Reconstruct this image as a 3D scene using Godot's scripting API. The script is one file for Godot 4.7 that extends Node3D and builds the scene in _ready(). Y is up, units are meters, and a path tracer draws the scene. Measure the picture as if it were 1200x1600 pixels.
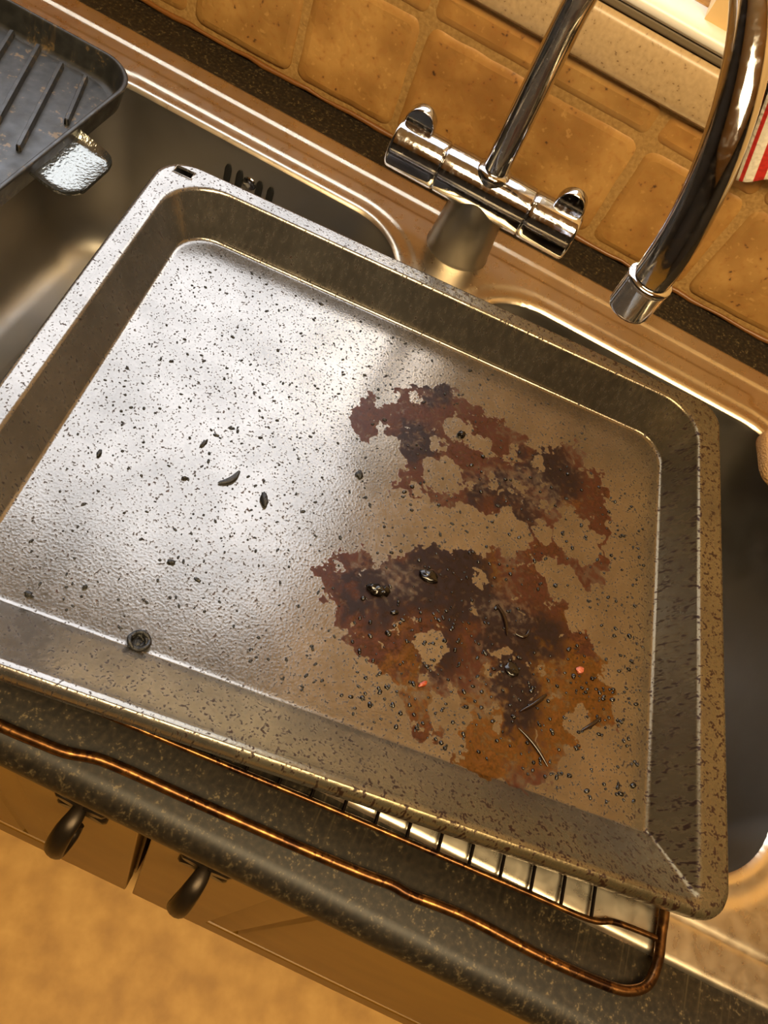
extends Node3D
# A steel kitchen sink under a window with a dirty oven tray lying across it.
# y = 0 is the top of the worktop, the tiled wall's face is z = 0, the room lies towards +z. Metres.

class MB:
	# collects vertices and triangles (clockwise from outside) into one mesh with smooth normals
	var v := PackedVector3Array()
	var uv := PackedVector2Array()
	var ix := PackedInt32Array()
	func add(p: Vector3, t := Vector2.ZERO) -> int:
		v.append(p)
		uv.append(t)
		return v.size() - 1
	func tri(a: int, b: int, c: int) -> void:
		ix.append(a)
		ix.append(b)
		ix.append(c)
	func quad(a: int, b: int, c: int, d: int) -> void:
		tri(a, b, c)
		tri(a, c, d)
	# rings of equal length joined one to the next; uvs: planar x,z unless given
	func loft(rings: Array, closed := true, flip := false, around := false) -> void:
		var n: int = rings[0].size()
		var first := v.size()
		for r in rings.size():
			for i in n:
				var p: Vector3 = rings[r][i]
				add(p, Vector2(float(i) / n, float(r) / rings.size()) if around else Vector2(p.x, p.z))
		for r in rings.size() - 1:
			for i in (n if closed else n - 1):
				var a := first + r * n + i
				var b := first + r * n + (i + 1) % n
				if flip:
					quad(a, a + n, b + n, b)
				else:
					quad(a, b, b + n, a + n)
	func cap(ring: PackedVector3Array, flip := false) -> void:
		var c := Vector3.ZERO
		for p in ring:
			c += p
		c /= ring.size()
		var m := add(c, Vector2(c.x, c.z))
		var first := v.size()
		for p in ring:
			add(p, Vector2(p.x, p.z))
		for i in ring.size():
			var j := first + (i + 1) % ring.size()
			if flip:
				tri(m, j, first + i)
			else:
				tri(m, first + i, j)
	func move(t: Transform3D, from := 0) -> void:
		for i in range(from, v.size()):
			v[i] = t * v[i]
	func mesh() -> ArrayMesh:
		var n := PackedVector3Array()
		n.resize(v.size())
		for k in range(0, ix.size(), 3):
			var a := v[ix[k]]
			var f := (v[ix[k + 2]] - a).cross(v[ix[k + 1]] - a)
			n[ix[k]] += f
			n[ix[k + 1]] += f
			n[ix[k + 2]] += f
		for i in n.size():
			n[i] = n[i].normalized() if n[i].length_squared() > 0.0 else Vector3.UP
		var arr := []
		arr.resize(Mesh.ARRAY_MAX)
		arr[Mesh.ARRAY_VERTEX] = v
		arr[Mesh.ARRAY_NORMAL] = n
		arr[Mesh.ARRAY_TEX_UV] = uv
		arr[Mesh.ARRAY_INDEX] = ix
		var m := ArrayMesh.new()
		m.add_surface_from_arrays(Mesh.PRIMITIVE_TRIANGLES, arr)
		return m

# ------------------------------------------------------------------ helpers
var rng := RandomNumberGenerator.new()

# closed loop in the x-z plane, counter-clockwise from above or not does not matter: back-left, back-right, front-right, front-left
func rrect(x0: float, x1: float, z0: float, z1: float, y: float, r: Array, seg := 8, cuts := 12) -> PackedVector3Array:
	var out := PackedVector3Array()
	var cs := [Vector2(x0 + r[0], z0 + r[0]), Vector2(x1 - r[1], z0 + r[1]), Vector2(x1 - r[2], z1 - r[2]), Vector2(x0 + r[3], z1 - r[3])]
	for k in 4:
		var ring := []
		for i in seg + 1:
			var a := PI + PI / 2 * k + PI / 2 * i / seg
			var c: Vector2 = cs[k]
			out.append(Vector3(c.x + r[k] * cos(a), y, c.y + r[k] * sin(a)))
		var last := out[out.size() - 1]
		var nc: Vector2 = cs[(k + 1) % 4]
		var a2 := PI + PI / 2 * (k + 1)
		var nxt := Vector3(nc.x + r[(k + 1) % 4] * cos(a2), y, nc.y + r[(k + 1) % 4] * sin(a2))
		for i in range(1, cuts):
			out.append(last.lerp(nxt, float(i) / cuts))
	return out

# box with rounded vertical edges and a bevelled top and bottom
func rbox(mb: MB, c: Vector3, s: Vector3, b := 0.002, seg := 3) -> void:
	var rings := []
	var x := s.x / 2
	var z := s.z / 2
	for e in [[-1, b], [-1, 0.0], [1, 0.0], [1, b]]:
		var inset: float = e[1]
		var y: float = c.y + float(e[0]) * (s.y / 2 - (0.0 if inset > 0.0 else b))
		var rr: float = maxf(b - inset * 0.6, b * 0.3)
		rings.append(rrect(c.x - x + inset, c.x + x - inset, c.z - z + inset, c.z + z - inset, y, [rr, rr, rr, rr], seg, 1))
	mb.loft(rings)
	mb.cap(rings[0], true)
	mb.cap(rings[3])

func lathe(mb: MB, prof: Array, t := Transform3D(), seg := 32) -> void:
	var rings := []
	for p in prof:
		var ring := PackedVector3Array()
		for i in seg:
			var a := TAU * i / seg
			ring.append(t * Vector3(p[0] * cos(a), p[1], p[0] * sin(a)))
		rings.append(ring)
	mb.loft(rings, true, false, true)
	mb.cap(rings[0], true)
	mb.cap(rings[rings.size() - 1])

func tube(mb: MB, pts: PackedVector3Array, rad: Array, seg := 12, squash := Vector2.ONE) -> void:
	var rings := []
	var up := Vector3.UP
	for i in pts.size():
		var d := (pts[mini(i + 1, pts.size() - 1)] - pts[maxi(i - 1, 0)]).normalized()
		if absf(d.dot(up)) > 0.9 and i == 0:
			up = Vector3.RIGHT
		var s := d.cross(up).normalized()
		up = s.cross(d).normalized()
		var r: float = rad[mini(i, rad.size() - 1)]
		var ring := PackedVector3Array()
		for k in seg:
			var a := TAU * k / seg
			ring.append(pts[i] + s * cos(a) * r * squash.x + up * sin(a) * r * squash.y)
		rings.append(ring)
	mb.loft(rings, true, false, true)
	mb.cap(rings[0], true)
	mb.cap(rings[rings.size() - 1], false)

func smooth(pts: Array, step := 6) -> PackedVector3Array:
	var c := Curve3D.new()
	for i in pts.size():
		var d: Vector3 = (pts[mini(i + 1, pts.size() - 1)] - pts[maxi(i - 1, 0)]) / 6.0
		c.add_point(pts[i], -d, d)
	var out := PackedVector3Array()
	for i in pts.size() - 1:
		for k in step:
			out.append(c.sample(i, float(k) / step))
	out.append(pts[pts.size() - 1])
	return out

func put(called: String, mb: MB, m: Material, parent: Node = self) -> MeshInstance3D:
	var o := MeshInstance3D.new()
	o.name = called
	o.mesh = mb.mesh()
	o.material_override = m
	parent.add_child(o, true)
	return o

func thing(called: String, label: String, category: String, at := Vector3.ZERO, group := "") -> Node3D:
	var o := Node3D.new()
	o.name = called
	o.position = at
	add_child(o, true)
	return tag(o, label, category, group)

func tag(o: Node3D, label: String, category: String, group := "") -> Node3D:
	o.set_meta("label", label)
	o.set_meta("category", category)
	if group:
		o.set_meta("group", group)
	return o

func struct(o: Node3D, label := "", category := "") -> Node3D:
	o.set_meta("kind", "structure")
	if label:
		o.set_meta("label", label)
		o.set_meta("category", category)
	return o

func mat(c: Color, rough := 0.5, metal := 0.0) -> StandardMaterial3D:
	var m := StandardMaterial3D.new()
	m.albedo_color = c
	m.roughness = rough
	m.metallic = metal
	return m

func noise(freq: float, sd: int, oct := 3, kind := FastNoiseLite.TYPE_SIMPLEX_SMOOTH) -> FastNoiseLite:
	var n := FastNoiseLite.new()
	n.noise_type = kind
	n.seed = sd
	n.frequency = freq
	n.fractal_octaves = oct
	return n

# a noise picture through a colour ramp: stops = [offset, colour, offset, colour ...]
func ntex(freq: float, sd: int, oct: int, stops: Array, size := 512, kind := FastNoiseLite.TYPE_SIMPLEX_SMOOTH) -> NoiseTexture2D:
	var t := NoiseTexture2D.new()
	t.width = size
	t.height = size
	t.seamless = true
	t.noise = noise(freq, sd, oct, kind)
	var g := Gradient.new()
	g.offsets = PackedFloat32Array()
	g.colors = PackedColorArray()
	var o := PackedFloat32Array()
	var c := PackedColorArray()
	for i in range(0, stops.size(), 2):
		o.append(stops[i])
		c.append(stops[i + 1])
	g.offsets = o
	g.colors = c
	t.color_ramp = g
	return t

func tri(m: StandardMaterial3D, tex: Texture2D, scale: float, bump: Texture2D = null, cm := 0.0, world := true) -> StandardMaterial3D:
	m.albedo_texture = tex
	m.uv1_triplanar = true
	m.uv1_world_triplanar = world
	m.uv1_scale = Vector3.ONE * scale
	if bump:
		m.heightmap_enabled = true
		m.heightmap_texture = bump
		m.heightmap_scale = cm
	return m

# ------------------------------------------------------------------ materials
var steel: StandardMaterial3D
var bowl_steel: StandardMaterial3D
var chrome: StandardMaterial3D
var dull_chrome: StandardMaterial3D
var black_gap: StandardMaterial3D
var laminate: StandardMaterial3D
var wood: StandardMaterial3D
var iron: StandardMaterial3D
var stone: Array = []
var grout: StandardMaterial3D
var plaster: StandardMaterial3D
var char_mat: StandardMaterial3D
var dim_paint: StandardMaterial3D

func materials() -> void:
	var scratch := ntex(0.02, 5, 4, [0.0, Color(0.25, 0.25, 0.25), 1.0, Color(0.34, 0.34, 0.34)], 512)
	steel = mat(Color(0.83, 0.78, 0.69), 1.0, 1.0)
	steel.roughness_texture = scratch
	steel.uv1_triplanar = true
	steel.uv1_world_triplanar = true
	steel.uv1_scale = Vector3.ONE * 7.0
	var dull := ntex(0.012, 8, 4, [0.0, Color(0.38, 0.38, 0.38), 1.0, Color(0.50, 0.50, 0.50)], 512)
	bowl_steel = mat(Color(0.62, 0.60, 0.57), 1.0, 1.0)
	bowl_steel.roughness_texture = dull
	bowl_steel.uv1_triplanar = true
	bowl_steel.uv1_world_triplanar = true
	bowl_steel.uv1_scale = Vector3.ONE * 5.0
	chrome = mat(Color(0.80, 0.80, 0.81), 1.0, 1.0)
	chrome.roughness_texture = ntex(0.03, 17, 4, [0.0, Color(0.05, 0.05, 0.05), 0.55, Color(0.09, 0.09, 0.09), 0.8, Color(0.22, 0.22, 0.22), 1.0, Color(0.35, 0.35, 0.35)], 512)
	chrome.uv1_triplanar = true
	chrome.uv1_scale = Vector3.ONE * 14.0
	dull_chrome = mat(Color(0.60, 0.58, 0.55), 0.38, 1.0)
	black_gap = mat(Color(0.015, 0.014, 0.013), 0.7)
	laminate = mat(Color(1, 1, 1), 0.46)
	laminate.metallic_specular = 0.36
	tri(laminate, fleck_tex(640, 21, Color(0.085, 0.070, 0.050), Color(0.155, 0.130, 0.095), Color(0.36, 0.31, 0.215), 0.27, 0.075, 0.35), 4.5)
	wood = mat(Color(1, 1, 1), 0.42)
	tri(wood, ntex(0.008, 31, 3, [0.0, Color(0.46, 0.325, 0.095), 1.0, Color(0.53, 0.38, 0.12)], 512), 2.0)
	iron = mat(Color(0.20, 0.165, 0.125), 0.42, 0.75)
	iron.roughness_texture = scratch
	iron.roughness = 1.3
	var pit := ntex(0.03, 44, 5, [0.0, Color(0, 0, 0), 0.32, Color(0.6, 0.6, 0.6), 1.0, Color(1, 1, 1)], 512)
	for k in 4:
		var s := mat([Color(1, 0.98, 0.95), Color(0.95, 0.92, 0.86), Color(0.98, 0.94, 0.88), Color(0.96, 0.95, 0.93)][k], 0.55)
		tri(s, stone_tex(60 + k), 4.0, pit, 0.05)
		stone.append(s)
	grout = mat(Color(1, 1, 1), 0.8)
	tri(grout, ntex(0.06, 71, 4, [0.0, Color(0.54, 0.405, 0.21), 0.5, Color(0.60, 0.46, 0.25), 1.0, Color(0.66, 0.52, 0.30)], 512), 7.0, pit, 0.06)
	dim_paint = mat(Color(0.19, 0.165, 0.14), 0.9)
	plaster = mat(Color(0.86, 0.72, 0.50), 0.9)
	char_mat = mat(Color(0.035, 0.03, 0.028), 0.45)
	char_mat.heightmap_enabled = true
	char_mat.heightmap_texture = pit
	char_mat.heightmap_scale = 0.05
	char_mat.uv1_triplanar = true
	char_mat.uv1_scale = Vector3.ONE * 60.0

# two tones of ground with clumps of flecks
func fleck_tex(n: int, sd: int, ground_a: Color, ground_b: Color, fleck: Color, share: float, freq: float, veil := 0.5) -> ImageTexture:
	var a := noise(freq * 0.25, sd, 4).get_seamless_image(n, n).get_data()
	var b := noise(freq, sd + 3, 4).get_seamless_image(n, n).get_data()
	var c := noise(freq * 2.6, sd + 6, 3).get_seamless_image(n, n).get_data()
	var im := Image.create(n, n, false, Image.FORMAT_RGB8)
	for y in n:
		for x in n:
			var i := y * n + x
			var t := clampf((b[i] / 255.0 - 0.25) / 0.5, 0.0, 1.0)
			var k := ground_a.lerp(ground_b, t)
			var f := (c[i] / 255.0 - 0.5) * 0.7 + (b[i] / 255.0 - 0.5) * 0.8 + (a[i] / 255.0 - 0.5) * veil
			im.set_pixel(x, y, k.lerp(fleck, clampf((f - 0.5 + share) * 7.0, 0.0, 0.9)))
	return ImageTexture.create_from_image(im)

# mottled tumbled limestone with a few dark pits
func stone_tex(sd: int) -> ImageTexture:
	var n := 320
	var a := noise(0.012, sd, 4).get_seamless_image(n, n).get_data()
	var b := noise(0.07, sd + 9, 4).get_seamless_image(n, n).get_data()
	var im := Image.create(n, n, false, Image.FORMAT_RGB8)
	for y in n:
		for x in n:
			var i := y * n + x
			var t := clampf((a[i] / 255.0 - 0.2) / 0.6, 0.0, 1.0)
			var f := b[i] / 255.0
			var c := Color(0.575, 0.418, 0.205).lerp(Color(0.69, 0.532, 0.295), t)
			c = c.lerp(Color(0.60, 0.40, 0.19), clampf((f - 0.55) * 1.5, 0.0, 0.4))
			if f > 0.82:
				c = c.lerp(Color(0.26, 0.17, 0.09), clampf((f - 0.82) * 9.0, 0.0, 1.0))
			elif f < 0.2:
				c = c.lerp(Color(0.76, 0.60, 0.36), 0.5)
			im.set_pixel(x, y, c)
	return ImageTexture.create_from_image(im)

# ------------------------------------------------------------------ the scene
func _ready() -> void:
	rng.seed = 7
	# camera
	var cam := Camera3D.new()
	cam.name = "camera"
	cam.fov = 67.292
	cam.near = 0.02
	cam.far = 60.0
	cam.transform = Transform3D(Basis(Vector3(0.88633, 0.295394, -0.356597), Vector3(-0.460344, 0.47891, -0.747481), Vector3(-0.050023, 0.826673, 0.560455)), Vector3(0, 0.42, 0.6594))
	add_child(cam)
	cam.current = true
	# sky seen through the window over the sink, and the exposure
	var we := WorldEnvironment.new()
	we.name = "world"
	var env := Environment.new()
	env.background_mode = Environment.BG_SKY
	var sm := ProceduralSkyMaterial.new()
	sm.sky_top_color = Color(0.88, 0.90, 0.94)
	sm.sky_horizon_color = Color(0.97, 0.97, 0.97)
	sm.ground_bottom_color = Color(0.36, 0.36, 0.33)
	sm.ground_horizon_color = Color(0.55, 0.55, 0.52)
	sm.sky_energy_multiplier = 1.0
	sm.ground_energy_multiplier = 1.0
	env.sky = Sky.new()
	env.sky.sky_material = sm
	env.background_energy_multiplier = 7.6
	env.tonemap_mode = Environment.TONE_MAPPER_LINEAR
	env.tonemap_exposure = 1.0
	env.sdfgi_enabled = true
	env.ssao_enabled = true
	env.ssil_enabled = true
	we.environment = env
	add_child(we)
	# the ceiling panel lamp's light, warm
	var lamp := AreaLight3D.new()
	lamp.name = "ceiling_lamp_light"
	lamp.area_size = Vector2(1.2, 0.6)
	lamp.area_normalize_energy = true
	lamp.light_color = Color(1.0, 0.885, 0.68)
	lamp.light_energy = 6.2
	lamp.area_range = 8.0
	lamp.area_attenuation = 2.0
	lamp.shadow_enabled = true
	lamp.transform = Transform3D(Basis(Vector3.RIGHT, -PI / 2), Vector3(0.35, 1.585, 1.05))
	add_child(lamp)

	materials()
	room()
	worktop()
	cabinets()
	sink()
	mixer_tap()
	griddle()
	towel()
	sponge()
	wire_rack()
	tray()
	crumbs()

func box_struct(called: String, c: Vector3, s: Vector3, m: Material, parent: Node = self) -> MeshInstance3D:
	var mb := MB.new()
	for f in [[Vector3.RIGHT, Vector3.UP, Vector3.BACK], [Vector3.LEFT, Vector3.UP, Vector3.FORWARD], [Vector3.UP, Vector3.BACK, Vector3.RIGHT], [Vector3.DOWN, Vector3.BACK, Vector3.LEFT], [Vector3.BACK, Vector3.UP, Vector3.LEFT], [Vector3.FORWARD, Vector3.UP, Vector3.RIGHT]]:
		var n: Vector3 = f[0] * s / 2
		var u: Vector3 = f[1] * s / 2
		var w: Vector3 = f[2] * s / 2
		var k := [mb.add(c + n - u - w), mb.add(c + n + u - w), mb.add(c + n + u + w), mb.add(c + n - u + w)]
		mb.quad(k[0], k[3], k[2], k[1])
	return put(called, mb, m, parent)

func room() -> void:
	# window opening in the back wall: x -0.95..0.10, y 0.195..1.58
	var wx0 := -1.25
	var wx1 := 0.07
	var wall := Node3D.new()
	wall.name = "wall_back"
	add_child(wall)
	struct(wall, "back wall of tumbled beige stone tiles with a window above the sink", "wall")
	box_struct("masonry", Vector3(0, -0.385, -0.106), Vector3(4.4, 1.03, 0.19), grout, wall)
	box_struct("masonry", Vector3(0, 1.615, -0.106), Vector3(4.4, 0.07, 0.19), plaster, wall)
	box_struct("masonry", Vector3(-1.725, 0.855, -0.106), Vector3(0.95, 1.45, 0.19), plaster, wall)
	box_struct("masonry", Vector3(1.135, 0.855, -0.106), Vector3(2.13, 1.45, 0.19), plaster, wall)
	# thin bed of grout behind the tiles, up to the sill
	box_struct("grout", Vector3(0, 0.069, -0.0065), Vector3(3.0, 0.146, 0.009), grout, wall)
	# bead of old sealant along the foot of the tiles
	var bead := PackedVector3Array()
	var thick := []
	for i in 121:
		bead.append(Vector3(-1.0 + 0.015 * i, 0.0022 + 0.0006 * sin(i * 1.7), 0.0008 + 0.0006 * sin(i * 2.9 + 1.0)))
		thick.append(0.0022 + 0.0005 * sin(i * 0.9) + 0.0003 * sin(i * 2.3))
	var bm := MB.new()
	tube(bm, bead, thick, 8)
	put("sealant", bm, mat(Color(0.42, 0.26, 0.10), 0.4), wall)
	# tiles: a full row and a cut row under the sill
	var shapes := []
	for k in 4:
		shapes.append(tile_mesh(0.0975, 0.0985, k))
	var cut := []
	for k in 4:
		cut.append(tile_mesh(0.0975, 0.0285, 10 + k))
	for i in range(-9, 8):
		for row in 2:
			var o := MeshInstance3D.new()
			o.name = "tile"
			o.mesh = (shapes if row == 0 else cut)[rng.randi() % 4]
			o.material_override = stone[rng.randi() % 4]
			o.position = Vector3(0.0325 + i * 0.1022 + rng.randf_range(-0.001, 0.001), 0.0550 if row == 0 else 0.1215, rng.randf_range(-0.0006, 0.0006))
			o.rotation = Vector3(rng.randf_range(-0.012, 0.012), rng.randf_range(-0.01, 0.01), rng.randf_range(-0.006, 0.006))
			wall.add_child(o, true)
	# window sill: painted edge strip, sealant and glazed sill tiles
	var sill := Node3D.new()
	sill.name = "trim_1"
	add_child(sill)
	struct(sill, "window sill edge with a cream strip and stone tiles above the splashback", "window sill")
	var cream := mat(Color(1, 1, 1), 0.35)
	tri(cream, ntex(0.03, 91, 4, [0.0, Color(0.30, 0.22, 0.14), 0.16, Color(0.50, 0.39, 0.26), 0.21, Color(0.66, 0.555, 0.405), 1.0, Color(0.73, 0.62, 0.465)], 1024), 6.0)
	var mb := MB.new()
	var prof := [Vector2(-0.02, 0.136), Vector2(0.002, 0.1365), Vector2(0.0045, 0.139), Vector2(0.0055, 0.146), Vector2(0.005, 0.160), Vector2(0.003, 0.171), Vector2(-0.001, 0.1765), Vector2(-0.02, 0.1775)]
	extrude_x(mb, prof, -1.0, 0.9)
	put("edge_strip", mb, cream, sill)
	mb = MB.new()
	extrude_x(mb, [Vector2(-0.03, 0.177), Vector2(-0.003, 0.177), Vector2(-0.0005, 0.1785), Vector2(-0.0015, 0.1805), Vector2(-0.0005, 0.183), Vector2(-0.004, 0.1845), Vector2(-0.03, 0.1845)], -1.0, 0.9)
	put("sealant", mb, mat(Color(0.42, 0.36, 0.27), 0.6), sill)
	var glaze: StandardMaterial3D = stone[2].duplicate()
	glaze.roughness = 0.22
	mb = MB.new()
	extrude_x(mb, [Vector2(-0.03, 0.1845), Vector2(0.0, 0.1845), Vector2(0.0018, 0.187), Vector2(0.0012, 0.191), Vector2(-0.003, 0.1945), Vector2(-0.009, 0.196), Vector2(-0.031, 0.1967)], -1.0, 0.9)
	put("nosing", mb, mat(Color(0.86, 0.83, 0.78), 0.3), sill)
	for i in 9:
		mb = MB.new()
		var x0 := -0.93 + i * 0.2055
		extrude_x(mb, [Vector2(-0.15, 0.1785), Vector2(-0.032, 0.1845), Vector2(-0.032, 0.1962), Vector2(-0.034, 0.1975), Vector2(-0.15, 0.1985)], x0, x0 + 0.2035)
		put("tile", mb, glaze, sill)
	# window: frame, mullion and pane
	var win := Node3D.new()
	win.name = "window_1"
	add_child(win)
	struct(win, "white framed kitchen window above the sink", "window")
	var white := mat(Color(0.85, 0.85, 0.83), 0.35)
	box_struct("frame", Vector3((wx0 + wx1) / 2, 0.209, -0.165), Vector3(wx1 - wx0, 0.024, 0.05), white, win)
	box_struct("frame", Vector3((wx0 + wx1) / 2, 1.563, -0.165), Vector3(wx1 - wx0, 0.034, 0.05), white, win)
	for x in [wx0 + 0.02, wx1 - 0.02]:
		box_struct("frame", Vector3(x, 0.8835, -0.165), Vector3(0.04, 1.325, 0.05), white, win)
	var glass := StandardMaterial3D.new()
	glass.albedo_color = Color(1, 1, 1, 0.03)
	glass.transparency = BaseMaterial3D.TRANSPARENCY_ALPHA
	glass.roughness = 0.0
	box_struct("pane", Vector3((wx0 + wx1) / 2, 0.8835, -0.165), Vector3(wx1 - wx0 - 0.08, 1.325, 0.004), glass, win)
	# the rest of the room
	var vinyl := mat(Color(1, 1, 1), 0.6)
	tri(vinyl, ntex(0.012, 101, 5, [0.0, Color(0.60, 0.43, 0.16), 0.5, Color(0.68, 0.505, 0.215), 1.0, Color(0.75, 0.575, 0.28)], 512), 2.5)
	struct(box_struct("floor", Vector3(0, -0.95, 1.6), Vector3(4.4, 0.1, 3.6), vinyl), "mottled tan floor below the worktop", "floor")
	struct(box_struct("ceiling", Vector3(0, 1.70, 1.6), Vector3(4.4, 0.1, 3.6), plaster), "cream ceiling", "ceiling")
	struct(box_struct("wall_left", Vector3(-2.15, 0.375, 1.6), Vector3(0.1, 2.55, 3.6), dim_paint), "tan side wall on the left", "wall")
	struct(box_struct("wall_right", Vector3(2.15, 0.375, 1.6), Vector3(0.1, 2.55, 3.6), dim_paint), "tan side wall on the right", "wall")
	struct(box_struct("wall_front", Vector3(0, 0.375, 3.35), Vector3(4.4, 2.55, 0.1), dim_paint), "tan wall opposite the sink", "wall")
	# lamp fitting on the ceiling
	var lt := thing("ceiling_lamp", "long warm ceiling panel lamp above the kitchen floor", "lamp", Vector3(0.35, 1.65, 1.05))
	mb = MB.new()
	rbox(mb, Vector3(0, -0.024, 0), Vector3(1.26, 0.048, 0.66), 0.006)
	put("housing", mb, mat(Color(0.8, 0.78, 0.74), 0.4), lt)
	var glow := mat(Color(1, 0.9, 0.75), 0.6)
	glow.emission_enabled = true
	glow.emission = Color(1.0, 0.885, 0.68)
	glow.emission_energy_multiplier = 3.0
	mb = MB.new()
	rbox(mb, Vector3(0, -0.051, 0), Vector3(1.2, 0.008, 0.6), 0.002)
	put("diffuser", mb, glow, lt)

# a profile of (z, y) points swept along x
func extrude_x(mb: MB, prof: Array, x0: float, x1: float, cuts := 1) -> void:
	var turn := 0.0
	for i in prof.size():
		turn += prof[i].cross(prof[(i + 1) % prof.size()])
	var cw := turn < 0.0
	var rings := []
	for k in cuts + 1:
		var ring := PackedVector3Array()
		for p in prof:
			ring.append(Vector3(lerpf(x0, x1, float(k) / cuts), p.y, p.x))
		rings.append(ring)
	mb.loft(rings, true, cw)
	mb.cap(rings[0], not cw)
	mb.cap(rings[cuts], cw)

# one tumbled stone tile, face towards +z
func tile_mesh(w: float, h: float, sd: int) -> ArrayMesh:
	var mb := MB.new()
	var n := noise(30.0, sd, 2)
	var rings := []
	for e in [[0.0, -0.011], [0.0, -0.0034], [0.001, -0.0022], [0.003, -0.0010], [0.0055, -0.0004], [0.0078, 0.0]]:
		var r: float = minf(0.010, h * 0.25) - e[0] * 0.45
		var base := rrect(-w / 2 + e[0], w / 2 - e[0], -h / 2 + e[0], h / 2 - e[0], 0, [r, r, r, r], 4, 5)
		var ring := PackedVector3Array()
		for p in base:
			var wob := 1.0 + 0.018 * n.get_noise_2d(p.x, p.z) * (1.0 if w - h < 0.02 else 0.6)
			ring.append(Vector3(p.x * wob, -p.z * wob, e[1] + 0.0004 * n.get_noise_2d(p.x * 2.0 + 9.0, p.z * 2.0)))
		rings.append(ring)
	mb.loft(rings)
	mb.cap(rings[5])
	return mb.mesh()

func worktop() -> void:
	var mb := MB.new()
	# front strip with a rolled front edge
	var prof := [Vector2(0.548, -0.030), Vector2(0.548, 0.0), Vector2(0.584, 0.0)]
	for i in 9:
		var a := PI / 2 * i / 8
		prof.append(Vector2(0.5935 + 0.0135 * sin(a), -0.0135 + 0.0135 * cos(a)))
	prof.append(Vector2(0.606, -0.025))
	prof.append(Vector2(0.603, -0.029))
	prof.append(Vector2(0.599, -0.030))
	extrude_x(mb, prof, -1.4, 1.3, 1)
	# back strip, and the runs to the left and right of the sink
	rbox(mb, Vector3(-0.05, -0.015, 0.026), Vector3(2.7, 0.03, 0.050), 0.001)
	rbox(mb, Vector3(-1.17, -0.015, 0.298), Vector3(0.46, 0.03, 0.50), 0.001)
	rbox(mb, Vector3(0.86, -0.015, 0.298), Vector3(0.88, 0.03, 0.50), 0.001)
	var o := put("worktop", mb, laminate)
	tag(o, "dark mottled laminate worktop with rolled front edge around the sink", "worktop")

func cabinets() -> void:
	for k in 2:
		var x0 := -0.6195 if k == 0 else -0.0155
		var t := thing("base_cabinet", ["tan kitchen base cabinet under the worktop, below the tray's left half", "tan kitchen base cabinet under the worktop, below the tray's right half"][k], "cabinet", Vector3(x0 + 0.3, -0.9, 0.3), "base cabinets under the worktop")
		var mb := MB.new()
		rbox(mb, Vector3(0, 0.395, 0.0), Vector3(0.598, 0.55, 0.52), 0.001)
		put("carcass", mb, wood, t)
		mb = MB.new()
		rbox(mb, Vector3(0, 0.844, 0.266), Vector3(0.598, 0.05, 0.016), 0.001)
		put("top_rail", mb, wood, t)
		mb = MB.new()
		rbox(mb, Vector3(0, 0.07, 0.22), Vector3(0.598, 0.14, 0.016), 0.001)
		put("plinth", mb, wood, t)
		# door: frame of stiles and rails round a raised panel
		var w := 0.594
		var y0 := 0.146
		var y1 := 0.862
		mb = MB.new()
		var zf := 0.2855
		for s in [-1, 1]:
			rbox(mb, Vector3(s * (w / 2 - 0.049), (y0 + y1) / 2, zf - 0.0105), Vector3(0.098, y1 - y0, 0.021), 0.002)
		for y in [y0 + 0.047, y1 - 0.047]:
			rbox(mb, Vector3(0, y, zf - 0.0105), Vector3(w - 0.19, 0.094, 0.0206), 0.0015)
		var door := put("door", mb, wood, t)
		mb = MB.new()
		var rings := []
		for e in [[-0.004, -0.012], [0.0008, -0.0035], [0.030, -0.0010], [0.0315, -0.0065], [0.0350, -0.0065], [0.0365, -0.0005], [0.06, 0.0]]:
			var ring := rrect(-w / 2 + 0.098 + e[0], w / 2 - 0.098 - e[0], y0 + 0.094 + e[0], y1 - 0.094 - e[0], zf + e[1], [0.001, 0.001, 0.001, 0.001], 1, 1)
			var turned := PackedVector3Array()
			for p in ring:
				turned.append(Vector3(p.x, p.z, p.y))
			rings.append(turned)
		mb.loft(rings, true, true)
		mb.cap(rings[6], true)
		put("panel", mb, wood, door)
		var hx := 0.2540 if k == 0 else -0.2540
		handle(door, Vector3(hx, 0.712, zf))

# wrought-iron drop handle: a four-lobed plate and a thick tapering loop that stands out and hangs down
func handle(door: Node3D, at: Vector3) -> void:
	var mb := MB.new()
	var rings := []
	for e in [[1.0, 0.0], [1.0, 0.003], [0.9, 0.0045]]:
		var ring := PackedVector3Array()
		for i in 48:
			var a := TAU * i / 48
			var r: float = (0.0165 + 0.0095 * cos(4 * a + PI)) * e[0]
			ring.append(at + Vector3(r * cos(a), r * sin(a), e[1]))
		rings.append(ring)
	mb.loft(rings, true, true)
	mb.cap(rings[2], true)
	var path := smooth([at + Vector3(0, 0.006, 0.002), at + Vector3(0, 0.0075, 0.010), at + Vector3(-0.0015, 0.004, 0.020), at + Vector3(-0.003, -0.010, 0.029), at + Vector3(-0.004, -0.028, 0.031), at + Vector3(-0.003, -0.040, 0.025), at + Vector3(-0.001, -0.043, 0.015), at + Vector3(0, -0.038, 0.008)], 5)
	var rad := []
	for i in path.size():
		rad.append(0.0042 + 0.0026 * sin(PI * clampf(i / float(path.size() - 1) * 1.05, 0.0, 1.0)))
	tube(mb, path, rad, 14, Vector2(1.15, 0.75))
	put("handle", mb, iron, door).set_meta("label", "dark iron drop handle on a lobed plate")

# ------------------------------------------------------------------ sink
const BOWLS := [[-0.372, -0.046, 0.1135, 0.500], [0.014, 0.3315, 0.1165, 0.503]]
const BOWL_R := 0.062

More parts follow.
